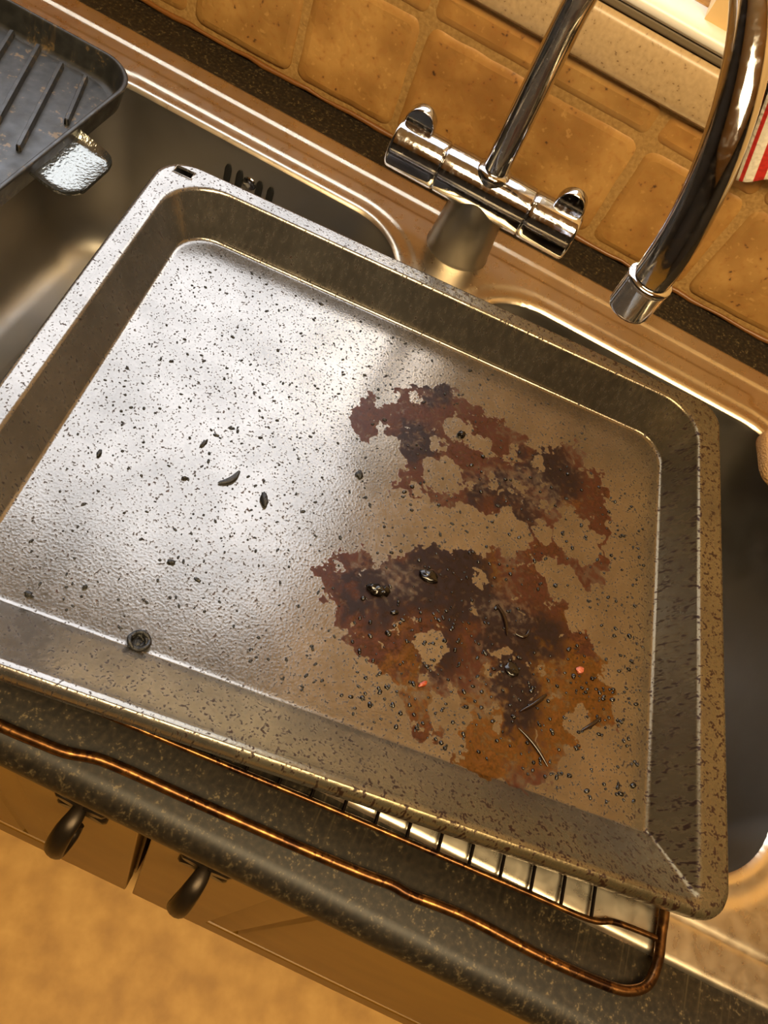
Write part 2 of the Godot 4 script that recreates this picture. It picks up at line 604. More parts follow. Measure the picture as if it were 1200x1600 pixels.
func bowl_d(x: float, z: float, k: int) -> float:   # distance to the edge of bowl k, negative inside
	var b: Array = BOWLS[k]
	var q := Vector2(absf(x - (b[0] + b[1]) / 2) - (b[1] - b[0]) / 2 + BOWL_R, absf(z - (b[2] + b[3]) / 2) - (b[3] - b[2]) / 2 + BOWL_R)
	return Vector2(maxf(q.x, 0), maxf(q.y, 0)).length() + minf(maxf(q.x, q.y), 0.0) - BOWL_R

func deck_h(x: float, z: float) -> float:
	var d := minf(bowl_d(x, z, 0), bowl_d(x, z, 1))
	var h := 0.0030
	# edge rolls down onto the worktop
	var e := minf(minf(z - 0.046, 0.554 - z), minf(x + 0.93, 0.405 - x))
	h -= 0.0028 * pow(clampf(1.0 - e / 0.004, 0.0, 1.0), 2.0)
	# two steps along the back, one along the front
	h -= 0.0016 * smoothstep(0.0672, 0.0704, z)
	h += 0.0007 * smoothstep(0.5275, 0.5315, z)
	h += 0.0012 * (smoothstep(0.0822, 0.0856, z) - smoothstep(0.525, 0.53, z)) * (1.0 - smoothstep(0.274, 0.278, x) * (1.0 - smoothstep(0.094, 0.1, z)))
	# a sunken band round each bowl, then the rolled lip
	h -= 0.0010 * (1.0 - smoothstep(0.0120, 0.0152, d))
	h += 0.0004 * (1.0 - smoothstep(0.0040, 0.0080, d))
	if d < 0.003:
		var t := clampf((0.003 - d) / 0.006, 0.0, 1.0)
		h -= 0.006 * (1.0 - sqrt(maxf(1.0 - t * t, 0.0)))
	return h

func sink() -> void:
	var t := thing("sink", "stainless steel double bowl inset sink under the oven tray", "sink")
	var mb := MB.new()
	var x0 := -0.93
	var x1 := 0.405
	var nx := 534
	var nz := 260
	var map := PackedInt32Array()
	map.resize((nx + 1) * (nz + 1))
	var edge := -0.0022
	for j in nz + 1:
		var z := lerpf(0.046, 0.554, float(j) / nz)
		for i in nx + 1:
			var x := lerpf(x0, x1, float(i) / nx)
			var p := Vector3(x, 0, z)
			var k := 0 if x < -0.016 else 1
			var d := bowl_d(x, z, k)
			var id := -1
			if d > edge - 0.0030:
				if d < edge + 0.0003:   # snap to the lip's edge
					for it in 2:
						var g := Vector2(bowl_d(p.x + 0.0002, p.z, k) - bowl_d(p.x - 0.0002, p.z, k), bowl_d(p.x, p.z + 0.0002, k) - bowl_d(p.x, p.z - 0.0002, k)).normalized()
						var off := edge - bowl_d(p.x, p.z, k)
						p += Vector3(g.x, 0, g.y) * off
				p.y = deck_h(p.x, p.z)
				id = mb.add(p, Vector2(p.x, p.z))
			map[j * (nx + 1) + i] = id
	for j in nz:
		for i in nx:
			var a := map[j * (nx + 1) + i]
			var b := map[j * (nx + 1) + i + 1]
			var c := map[(j + 1) * (nx + 1) + i + 1]
			var d := map[(j + 1) * (nx + 1) + i]
			if a >= 0 and b >= 0 and c >= 0 and d >= 0:
				mb.quad(a, b, c, d)
	put("deck", mb, steel, t)
	for k in 2:
		var b: Array = BOWLS[k]
		mb = MB.new()
		var rings := []
		for e in [[0.0015, -0.0008], [0.0021, -0.0022], [0.0026, -0.005], [0.004, -0.02], [0.009, -0.13], [0.013, -0.150], [0.022, -0.163], [0.036, -0.169], [0.055, -0.1705]]:
			var i: float = e[0]
			var r: float = BOWL_R - i * 0.75
			rings.append(rrect(b[0] + i, b[1] - i, b[2] + i, b[3] - i, e[1], [r, r, r, r], 12, 10))
		mb.loft(rings, true, false)
		mb.cap(rings[8], false)
		var bowl := put("bowl", mb, bowl_steel, t)
		# waste outlet in the bowl's floor
		mb = MB.new()
		lathe(mb, [[0.043, -0.1705], [0.043, -0.1690], [0.040, -0.1685], [0.030, -0.171], [0.012, -0.174]], Transform3D(Basis(), Vector3((b[0] + b[1]) / 2, 0, (b[2] + b[3]) / 2)), 40)
		put("waste", mb, chrome, bowl)
		if k == 0:
			for x in [-0.2205, -0.2095, -0.1905, -0.180]:
				mb = MB.new()
				var pts := PackedVector3Array()
				for s in 9:
					pts.append(Vector3(x, -0.019 - 0.0025 * s, 0.1176 + 0.0025 * s * 0.045 + 0.0004))
				tube(mb, pts, [0.0014, 0.0026, 0.0031, 0.0031, 0.0031, 0.0031, 0.0031, 0.0026, 0.0014], 16, Vector2(0.35, 1))
				put("overflow_slot", mb, black_gap, bowl)
			mb = MB.new()
			lathe(mb, [[0.0062, 0.0], [0.0062, 0.0006], [0.0050, 0.0018], [0.002, 0.0026]], Transform3D(Basis(Vector3.RIGHT, PI / 2), Vector3(-0.200, -0.027, 0.1176)), 24)
			put("screw", mb, chrome, bowl)

# ------------------------------------------------------------------ mixer tap
func mixer_tap() -> void:
	var t := thing("mixer_tap", "chrome kitchen mixer tap with a swan neck spout behind the oven tray", "tap", Vector3(-0.0155, 0.0025, 0.1))
	var mb := MB.new()
	lathe(mb, [[0.0262, 0.0], [0.0262, 0.0015], [0.0254, 0.003], [0.0246, 0.015], [0.0228, 0.036], [0.0212, 0.046], [0.0196, 0.055], [0.0170, 0.064]], Transform3D(Basis.from_scale(Vector3(1.06, 1, 1))), 40)
	put("base", mb, dull_chrome, t)
	var turn := Basis(Vector3.BACK, -PI / 2)   # lathe axis along +x
	var at := Vector3(0, 0.0605, 0)
	mb = MB.new()
	lathe(mb, [[0.0182, -0.0382], [0.0190, -0.0375], [0.0192, -0.02], [0.0192, 0.02], [0.0190, 0.0358], [0.0182, 0.0365]], Transform3D(turn, at), 48)
	put("body", mb, chrome, t)
	for s in [-1, 1]:
		mb = MB.new()
		var a := 0.0395 if s < 0 else 0.0378
		var b := 0.0815 if s < 0 else 0.0785
		var pr := [[0.0165, a - 0.002], [0.0182, a], [0.0190, a + 0.0008], [0.0192, a + 0.004], [0.0192, b - 0.003], [0.0187, b - 0.0012], [0.0172, b]]
		if s < 0:
			pr.reverse()
			for p in pr:
				p[1] = -p[1]
		lathe(mb, pr, Transform3D(turn, at), 48)
		var knob := put("control_knob", mb, chrome, t)
		# half-round lever standing on the end of the control
		mb = MB.new()
		var rings := []
		for e in [[-0.0045, 0.0012], [-0.0036, 0.0], [0.0036, 0.0], [0.0045, 0.0012]]:
			var ring := PackedVector3Array()
			var rr: float = 0.0118 - e[1]
			for i in 25:
				var an := PI * i / 24
				ring.append(Vector3(rr * cos(an), 0.0085 + rr * 1.12 * sin(an), e[0]))
			ring.append(Vector3(-rr, 0.0, e[0]))
			ring.append(Vector3(rr, 0.0, e[0]))
			rings.append(ring)
		mb.loft(rings, true, true, true)
		mb.cap(rings[0])
		mb.cap(rings[3], true)
		mb.move(Transform3D(Basis(Vector3.RIGHT, 0.12), at + Vector3(s * (b - 0.0145), 0.0135, -0.004)))
		put("lever", mb, chrome, knob)
	mb = MB.new()
	lathe(mb, [[0.0150, 0.0], [0.0150, 0.0155], [0.0142, 0.0185], [0.0120, 0.0198], [0.0104, 0.0202]], Transform3D(Basis(), at), 36)
	put("spout_boss", mb, chrome, t)
	var pts := PackedVector3Array()
	for i in 10:
		pts.append(Vector3(0, 0.0605 + 0.0195 + (0.195 - 0.0825) * i / 9.0, 0))
	var az := deg_to_rad(26.0)
	var dir := Vector3(sin(az), 0, cos(az))
	for i in range(1, 41):
		var an := PI * i / 40
		pts.append(Vector3(0, 0.1925 + 0.1145 * sin(an), 0) + dir * (0.1145 - 0.1145 * cos(an)))
	pts.append(pts[pts.size() - 1] + Vector3(0, -0.004, 0))
	mb = MB.new()
	tube(mb, pts, [0.0101], 28)
	put("spout", mb, chrome, t)
	mb = MB.new()
	var end := pts[pts.size() - 1]
	lathe(mb, [[0.009, -0.0190], [0.0112, -0.0186], [0.0118, -0.0168], [0.0119, -0.001], [0.0122, 0.0], [0.0124, 0.0012], [0.0120, 0.0024], [0.0103, 0.0028]], Transform3D(Basis(), end + Vector3(0, 0.002, 0)), 36)
	put("aerator", mb, chrome, t)

# ------------------------------------------------------------------ griddle pan, top left
func griddle() -> void:
	var t := thing("griddle_pan", "black ribbed griddle pan resting over the left sink bowl", "griddle pan", Vector3(-0.297, 0.0045, 0.126))
	var black := mat(Color(1, 1, 1), 0.40)
	tri(black, fleck_tex(400, 55, Color(0.12, 0.12, 0.12), Color(0.17, 0.17, 0.168), Color(0.38, 0.31, 0.21), 0.16, 0.035, 1.0), 7.0)
	black.roughness_texture = ntex(0.03, 56, 4, [0.0, Color(0.3, 0.3, 0.3), 1.0, Color(0.6, 0.6, 0.6)], 256)
	black.roughness = 1.0
	var mb := MB.new()
	var w := -0.30
	var d := 0.30
	var rings := []
	for e in [[0.016, 0.0], [0.008, 0.0004], [0.005, 0.003], [0.0006, 0.0205], [0.0, 0.022], [0.0006, 0.0232], [0.0022, 0.0235], [0.0034, 0.0225], [0.0042, 0.019], [0.0075, 0.0062], [0.0095, 0.0042], [0.013, 0.0036]]:
		var i: float = e[0]
		var r: float = 0.034 - i * 0.5
		rings.append(rrect(w + i, -i, i, d - i, e[1], [r, r, r, r], 12, 6))
	mb.loft(rings)
	mb.cap(rings[0], true)
	mb.cap(rings[11])
	put("pan", mb, black, t)
	# ribs, slanting across the floor: [x, z] of the two ends, from the photograph's geometry, pan axes
	for r in [[-0.041, 0.018, -0.0215, 0.074], [-0.062, 0.018, -0.0285, 0.122], [-0.086, 0.012, -0.0505, 0.122], [-0.109, 0.012, -0.0725, 0.130], [-0.132, 0.012, -0.0945, 0.138], [-0.155, 0.012, -0.1165, 0.146], [-0.0335, 0.150, -0.0150, 0.212], [-0.0565, 0.152, -0.0180, 0.276], [-0.0795, 0.155, -0.0410, 0.276], [-0.178, 0.012, -0.097, 0.276], [-0.201, 0.012, -0.120, 0.276], [-0.224, 0.012, -0.143, 0.276]]:
		mb = MB.new()
		var a := Vector3(r[0], 0.0, r[1])
		var b := Vector3(r[2], 0.0, r[3])
		var u := (b - a).normalized()
		var s := Vector3(-u.z, 0, u.x)
		var loops := []
		for e in [[0.0020, 0.0030], [0.0017, 0.0078], [0.0012, 0.0086]]:
			var ring := PackedVector3Array()
			var q: float = 0.0020 - e[0]
			for c in [a + u * q - s * e[0], b - u * q - s * e[0], b - u * q + s * e[0], a + u * q + s * e[0]]:
				ring.append(c + Vector3(0, e[1], 0))
			loops.append(ring)
		mb.loft(loops, true, false)
		mb.cap(loops[2], false)
		put("rib", mb, black, t)
	# pouring lug on the right wall: a dished tab with raised edges
	mb = MB.new()
	rings = []
	for i in 13:
		var u := float(i) / 12
		var x := -0.006 + 0.036 * u
		var ring := PackedVector3Array()
		for j in 17:
			var q := float(j) / 16 * 2.0 - 1.0
			var half := 0.0305 - 0.010 * pow(u, 6.0)
			var lipy: float = 0.006 * smoothstep(0.80, 1.0, absf(q)) * (1.0 - 0.5 * u)
			ring.append(Vector3(x, 0.0125 - 0.010 * u + 0.0075 * pow(u, 3.0) + lipy, 0.1165 + half * q))
		rings.append(ring)
	mb.loft(rings, false, true)
	var low := []
	for ring in rings:
		var dn := PackedVector3Array()
		for p in ring:
			dn.append(p - Vector3(0, 0.0028, 0))
		low.append(dn)
	mb.loft(low, false, false)
	for e in [0, 16]:
		var s1 := PackedVector3Array()
		var s2 := PackedVector3Array()
		for i in 13:
			s1.append(rings[i][e])
			s2.append(low[i][e])
		mb.loft([s1, s2], false, e == 0)
	mb.loft([rings[12], low[12]], false, true)
	var lug := mat(Color(0.48, 0.48, 0.46), 0.16, 0.9)
	lug.heightmap_enabled = true
	lug.heightmap_texture = ntex(0.06, 58, 3, [0.0, Color(0, 0, 0), 1.0, Color(1, 1, 1)], 256)
	lug.heightmap_scale = 0.03
	lug.uv1_triplanar = true
	lug.uv1_scale = Vector3.ONE * 18.0
	put("lug", mb, lug, t).set_meta("label", "glossy greasy dished lug on the pan's side")

# ------------------------------------------------------------------ tea towel at the right
func towel() -> void:
	var w := 64
	var im := Image.create(256, 256, false, Image.FORMAT_RGB8)
	for y in 256:
		for x in 256:
			var c := Color(0.90, 0.86, 0.78)
			var f := x / 256.0
			if (f > 0.012 and f < 0.035) or (f > 0.085 and f < 0.135) or (f > 0.325 and f < 0.375) or (f > 0.60 and f < 0.65):
				c = Color(0.72, 0.12, 0.07)
			c = c.darkened(0.10 * ((x + y) % 2) + 0.06 * rng.randf())
			im.set_pixel(x, y, c)
	var cloth := mat(Color(1, 1, 1), 0.95)
	cloth.albedo_texture = ImageTexture.create_from_image(im)
	cloth.heightmap_enabled = true
	cloth.heightmap_texture = ntex(0.12, 66, 3, [0.0, Color(0, 0, 0), 1.0, Color(1, 1, 1)], 256)
	cloth.heightmap_scale = 0.06
	var mb := MB.new()
	# hangs slantwise over the edge of the sill: u across the stripes, v down
	var down := Vector3(0.33, -0.944, 0)
	var across := Vector3(0.90, 0.43, 0)
	var top := Vector3(0.1315, 0.197, 0)
	var first := 0
	var nu := 40
	var nv := 44
	for side in 2:
		for j in nv + 1:
			for i in nu + 1:
				var u := 0.15 * i / nu
				var v := -0.06 + 0.140 * j / nv
				var p := top + across * u + down * v
				var bulge := 0.0030 * sin(u * 90.0 + 1.0) + 0.002 * sin(u * 210.0)
				if p.y > 0.199:   # lies back over the sill
					var over := p.y - 0.199
					p = Vector3(p.x, 0.2015 + 0.012 * smoothstep(0.0, 0.02, over) * (0.5 + 0.5 * sin(u * 60.0)) - side * 0.0012 + 0.003, 0.008 - over)
				else:
					p.z = 0.0125 + bulge + 0.10 * (0.197 - p.y) * 0.06 - side * 0.0012
				mb.add(p, Vector2(u / 0.15 * 1.0, v / 0.15))
	var row := nu + 1
	var half := row * (nv + 1)
	for j in nv:
		for i in nu:
			var a := j * row + i
			mb.quad(a, a + 1, a + row + 1, a + row)
			mb.quad(half + a, half + a + row, half + a + row + 1, half + a + 1)
	for j in nv:
		mb.quad(j * row, (j + 1) * row, half + (j + 1) * row, half + j * row)
		mb.quad(j * row + nu, half + j * row + nu, half + (j + 1) * row + nu, (j + 1) * row + nu)
	for i in nu:
		mb.quad(i, half + i, half + i + 1, i + 1)
		var a := nv * row + i
		mb.quad(a, a + 1, half + a + 1, half + a)
	tag(put("tea_towel", mb, cloth), "white tea towel with red stripes hanging from the window sill", "towel")

func sponge() -> void:
	var mb := MB.new()
	var rings := []
	for e in [[0.004, 0.0], [0.0, 0.004], [0.0, 0.016], [0.004, 0.020], [0.010, 0.021]]:
		var r: float = 0.018 - e[0] * 0.5
		rings.append(rrect(-0.045 + e[0], 0.045 - e[0], -0.03 + e[0], 0.03 - e[0], e[1], [r, r, r, r], 8, 4))
	mb.loft(rings)
	mb.cap(rings[0], true)
	mb.cap(rings[4])
	var m := mat(Color(0.80, 0.62, 0.40), 0.9)
	m.heightmap_enabled = true
	m.heightmap_texture = ntex(0.1, 77, 3, [0.0, Color(0, 0, 0), 1.0, Color(1, 1, 1)], 256)
	m.heightmap_scale = 0.08
	m.uv1_triplanar = true
	m.uv1_scale = Vector3.ONE * 16.0
	var o := put("sponge", mb, m)
	o.position = Vector3(0.329, 0.0022, 0.148)
	o.rotation.y = 0.2
	tag(o, "pale tan rounded sponge on the rim beside the right sink bowl", "sponge")

# ------------------------------------------------------------------ oven rack under the tray
func wire_rack() -> void:
	var t := thing("oven_rack", "browned wire oven rack lying under the front edge of the tray", "oven rack")
	var burnt := mat(Color(1, 1, 1), 0.30, 0.9)
	tri(burnt, fleck_tex(320, 81, Color(0.26, 0.165, 0.085), Color(0.52, 0.36, 0.19), Color(0.14, 0.075, 0.04), 0.22, 0.03, 1.2), 9.0)
	var dark := mat(Color(0.10, 0.065, 0.04), 0.35, 0.85)
	var y := 0.0064
	var front := []
	for p in [[-0.200, 0.560], [-0.196, 0.588], [-0.180, 0.5955], [-0.140, 0.5945], [-0.100, 0.594], [-0.079, 0.593], [-0.065, 0.5918], [-0.051, 0.5883], [-0.035, 0.5870], [0.0, 0.586], [0.053, 0.584], [0.092, 0.582], [0.110, 0.5803], [0.121, 0.5808], [0.139, 0.5793], [0.157, 0.5785], [0.199, 0.5795], [0.236, 0.578], [0.250, 0.5748], [0.2585, 0.568], [0.262, 0.556], [0.2618, 0.542], [0.2600, 0.500], [0.246, 0.235]]:
		front.append(Vector3(p[0], y - (0.0040 if p[1] < 0.3 else 0.0), p[1]))
	var mb := MB.new()
	tube(mb, smooth(front, 5), [0.0029], 14)
	put("front_rod", mb, burnt, t)
	mb = MB.new()
	tube(mb, smooth([Vector3(-0.200, y, 0.562), Vector3(-0.200, y, 0.50), Vector3(-0.212, y, 0.24)], 3), [0.0029], 14)
	put("side_rod", mb, burnt, t)
	var inner := []
	for p in [[-0.199, 0.578], [-0.120, 0.5715], [-0.043, 0.567], [0.007, 0.564], [0.060, 0.5605], [0.105, 0.558], [0.182, 0.554], [0.219, 0.552], [0.232, 0.5478], [0.243, 0.5462], [0.260, 0.5450]]:
		inner.append(Vector3(p[0], y - 0.0005, p[1]))
	mb = MB.new()
	var ip := smooth(inner, 5)
	tube(mb, ip, [0.0017], 12)
	put("inner_rod", mb, burnt, t)
	mb = MB.new()
	tube(mb, smooth([Vector3(-0.212, y - 0.001, 0.240), Vector3(0.02, y - 0.0030, 0.238), Vector3(0.246, y - 0.0052, 0.236)], 3), [0.0015], 10)
	put("back_rod", mb, dark, t)
	for k in 23:
		var x := -0.184 + 0.01838 * k
		var z := 0.0
		for i in ip.size() - 1:
			if ip[i].x <= x and ip[i + 1].x >= x:
				z = lerpf(ip[i].z, ip[i + 1].z, (x - ip[i].x) / (ip[i + 1].x - ip[i].x))
		mb = MB.new()
		var ang := -0.055
		var u := Vector3(ang, 0, -1.0).normalized()
		var a := Vector3(x, y - 0.0008, z + 0.001)
		tube(mb, PackedVector3Array([a, a + u * 0.15 + Vector3(0, -0.0010 - maxf(x, 0.0) * 0.006, 0), a + u * (z - 0.238) + Vector3(0, -0.0018 - maxf(x, 0.0) * 0.013, 0)]), [0.00105], 8)
		put("wire", mb, dark, t)

# ------------------------------------------------------------------ the oven tray
const TW := 0.23        # half width
const TD := 0.1886      # half depth
const DEEP := 0.031
var tray_t := Transform3D(Basis(Vector3(0.99112, -0.029685, -0.129616), Vector3(0.026753, 0.999347, -0.024299), Vector3(0.130253, 0.020616, 0.991266)), Vector3(0.0266, 0.0444, 0.3756))

# ring of the tray: fb, fl, fr, ff = how far in from each side; corner radii
func tray_ring(i: Array, y: float, r: Array) -> PackedVector3Array:
	return rrect(-TW + i[1], TW - i[2], -TD + i[0], TD - i[3], y, r, 10, 24)

func tray() -> void:
	var root := thing("oven_tray", "speckled grey oven tray with burnt brown grease lying across the sink", "oven tray")
	root.transform = tray_t
	var fl := [0.0150, 0.0157, 0.0206, 0.0064]
	var s := [0.0155, 0.0145, 0.0112, 0.0345]
	var ro := [0.024, 0.020, 0.018, 0.020]
	var ri := [0.036, 0.030, 0.005, 0.012]
	var rf := [0.026, 0.026, 0.002, 0.006]
	var add := func(a: Array, k: float, b: Array = [0, 0, 0, 0], m := 0.0) -> Array:
		return [a[0] + k + b[0] * m, a[1] + k + b[1] * m, a[2] + k + b[2] * m, a[3] + k + b[3] * m]
	var lerp4 := func(a: Array, b: Array, q: float) -> Array:
		return [lerpf(a[0], b[0], q), lerpf(a[1], b[1], q), lerpf(a[2], b[2], q), lerpf(a[3], b[3], q)]
	var z4 := [0.0, 0.0, 0.0, 0.0]
	var mb := MB.new()
	# outer skirt up to the flange
	var skirt := [tray_ring(add.call(z4, 0.0002), -0.0120, ro), tray_ring(add.call(z4, -0.0003), -0.006, ro), tray_ring(add.call(z4, 0.0002), -0.0036, ro), tray_ring(add.call(z4, 0.0012), -0.0015, ro), tray_ring(add.call(z4, 0.0024), -0.0004, ro), tray_ring(add.call(z4, 0.0037), 0.0, ro)]
	mb.loft(skirt)
	# flat flange with its slot, triangulated round the opening
	var f_in := tray_ring(add.call(fl, -0.0022), 0.0, ri)
	var slot := PackedVector3Array([Vector3(-0.2185, 0, -0.1788), Vector3(-0.2062, 0, -0.1788), Vector3(-0.2062, 0, -0.1716), Vector3(-0.2185, 0, -0.1716)])
	for y in [0.0, -0.0011]:
		flange(mb, skirt[5], f_in, slot, y, y < 0.0)
	var lip := []
	for e in [[0.0012, 0.0], [0.0004, 0.0006], [0.0, 0.0006], [-0.0002, -0.0011]]:
		lip.append(PackedVector3Array([Vector3(-0.2185 - e[0], e[1], -0.1788 - e[0]), Vector3(-0.2062 + e[0], e[1], -0.1788 - e[0]), Vector3(-0.2062 + e[0], e[1], -0.1716 + e[0]), Vector3(-0.2185 - e[0], e[1], -0.1716 + e[0])]))
	mb.loft(lip)
	# rolled inner edge, wall, floor
	var fs: Array = add.call(fl, 0.0, s, 1.0)
	var walls := [f_in]
	for k in range(1, 6):   # rolled edge, radius 2.5 mm
		var an := PI / 2 * k / 5
		walls.append(tray_ring(add.call(fl, -0.0022 + 0.0026 * sin(an), s, 0.05 * (1.0 - cos(an))), -0.0026 * (1.0 - cos(an)), ri))
	for q in [0.12, 0.3, 0.5, 0.7, 0.88]:
		walls.append(tray_ring(add.call(fl, 0.0, s, lerpf(0.06, 0.98, q)), -0.0026 - (DEEP - 0.0054) * q, lerp4.call(ri, rf, q)))
	for k in 6:             # fillet to the floor, radius 3 mm
		var an := PI / 2 * k / 5
		walls.append(tray_ring(add.call(fs, 0.0034 * (1.0 - cos(an)) - 0.0004), -DEEP + 0.0028 * (1.0 - sin(an)), rf))
	walls.append(tray_ring(add.call(fs, 0.0050), -DEEP, rf))
	mb.loft(walls)
	mb.cap(walls[walls.size() - 1])
	# underside
	var under := []
	for k in walls.size():
		var ring := PackedVector3Array()
		for p in walls[k]:
			ring.append(p + Vector3(0, -0.0011, 0) + (Vector3(p.x, 0, p.z).normalized() * 0.0006 if k > 2 else Vector3.ZERO))
		under.append(ring)
	mb.loft(under, true, true)
	mb.cap(under[under.size() - 1], true)
	var inside := []
	for e in [[0.0002, -0.0120], [0.0011, -0.0118], [0.0010, -0.0040], [0.0022, -0.0022], [0.0037, -0.0011]]:
		inside.append(tray_ring(add.call(z4, e[0]), e[1], ro))
	mb.loft(inside, true, true)
	for i in mb.v.size():
		mb.uv[i] = Vector2(0.5 + mb.v[i].x / 0.47, 0.5 + mb.v[i].z / 0.385)
	put("pan", mb, tray_material(), root)

# a flat ring between two loops at height y, with a slot cut through it near the back left corner
func flange(mb: MB, outer: PackedVector3Array, inner: PackedVector3Array, slot: PackedVector3Array, y: float, under: bool) -> void:
	var n := outer.size()
	var lift := Vector3(0, y, 0)
	var rings := [PackedVector3Array(), PackedVector3Array()]
	for i in range(13, n - 2):
		rings[0].append(outer[i] + lift)
		rings[1].append(inner[i] + lift)
	mb.loft(rings, false, under)
	var area := PackedVector2Array()
	for i in range(-3, 14):
		area.append(Vector2(outer[(i + n) % n].x, outer[(i + n) % n].z))
	for i in range(13, -4, -1):
		area.append(Vector2(inner[(i + n) % n].x, inner[(i + n) % n].z))
	var hole := PackedVector2Array()
	for p in slot:
		hole.append(Vector2(p.x, p.z))
	var cut := (hole[0].y + hole[2].y) / 2.0
	for half in [[-1.0, cut], [cut, 1.0]]:
		var side := PackedVector2Array([Vector2(-1, half[0]), Vector2(1, half[0]), Vector2(1, half[1]), Vector2(-1, half[1])])
		for piece in Geometry2D.intersect_polygons(area, side):
			for rest in Geometry2D.clip_polygons(piece, hole):
				var tris := Geometry2D.triangulate_polygon(rest)
				if tris.is_empty():
					push_warning("flange not cut")
				var first := mb.v.size()
				for p in rest:
					mb.add(Vector3(p.x, y, p.y))
				for k in range(0, tris.size(), 3):
					var o: Vector2 = rest[tris[k]]
					var cr := (rest[tris[k + 1]] - o).cross(rest[tris[k + 2]] - o)
					if (cr > 0.0) != under:
						mb.tri(first + tris[k], first + tris[k + 1], first + tris[k + 2])
					else:
						mb.tri(first + tris[k], first + tris[k + 2], first + tris[k + 1])

# field of the grease: polygons and round clean spots drawn on a 1 mm grid, softened
func grid_mask(shapes: Array, holes: Array, soft := 2) -> PackedFloat32Array:
	var gw := 470
	var gh := 386
	var polys := []
	for s in shapes:
		var p := PackedVector2Array()
		for i in range(0, s.size(), 2):
			p.append(Vector2(s[i], s[i + 1]))
		polys.append(p)
	var im := Image.create(gw, gh, false, Image.FORMAT_L8)
	for y in gh:
		for x in gw:
			var q := Vector2(x - 235.0, y - 192.5)
			var inside := 0.0
			for p in polys:
				if Geometry2D.is_point_in_polygon(q, p):
					inside = 1.0
					break
			if inside > 0.0:
				for i in range(0, holes.size(), 3):
					if q.distance_to(Vector2(holes[i], holes[i + 1])) < holes[i + 2]:
						inside = 0.0
						break
			im.set_pixel(x, y, Color(inside, inside, inside))
	im.resize(gw / soft, gh / soft, Image.INTERPOLATE_LANCZOS)
	im.resize(gw, gh, Image.INTERPOLATE_CUBIC)
	var out := PackedFloat32Array()
	out.resize(gw * gh)
	var d := im.get_data()
	for i in d.size():
		out[i] = d[i] / 255.0
	return out

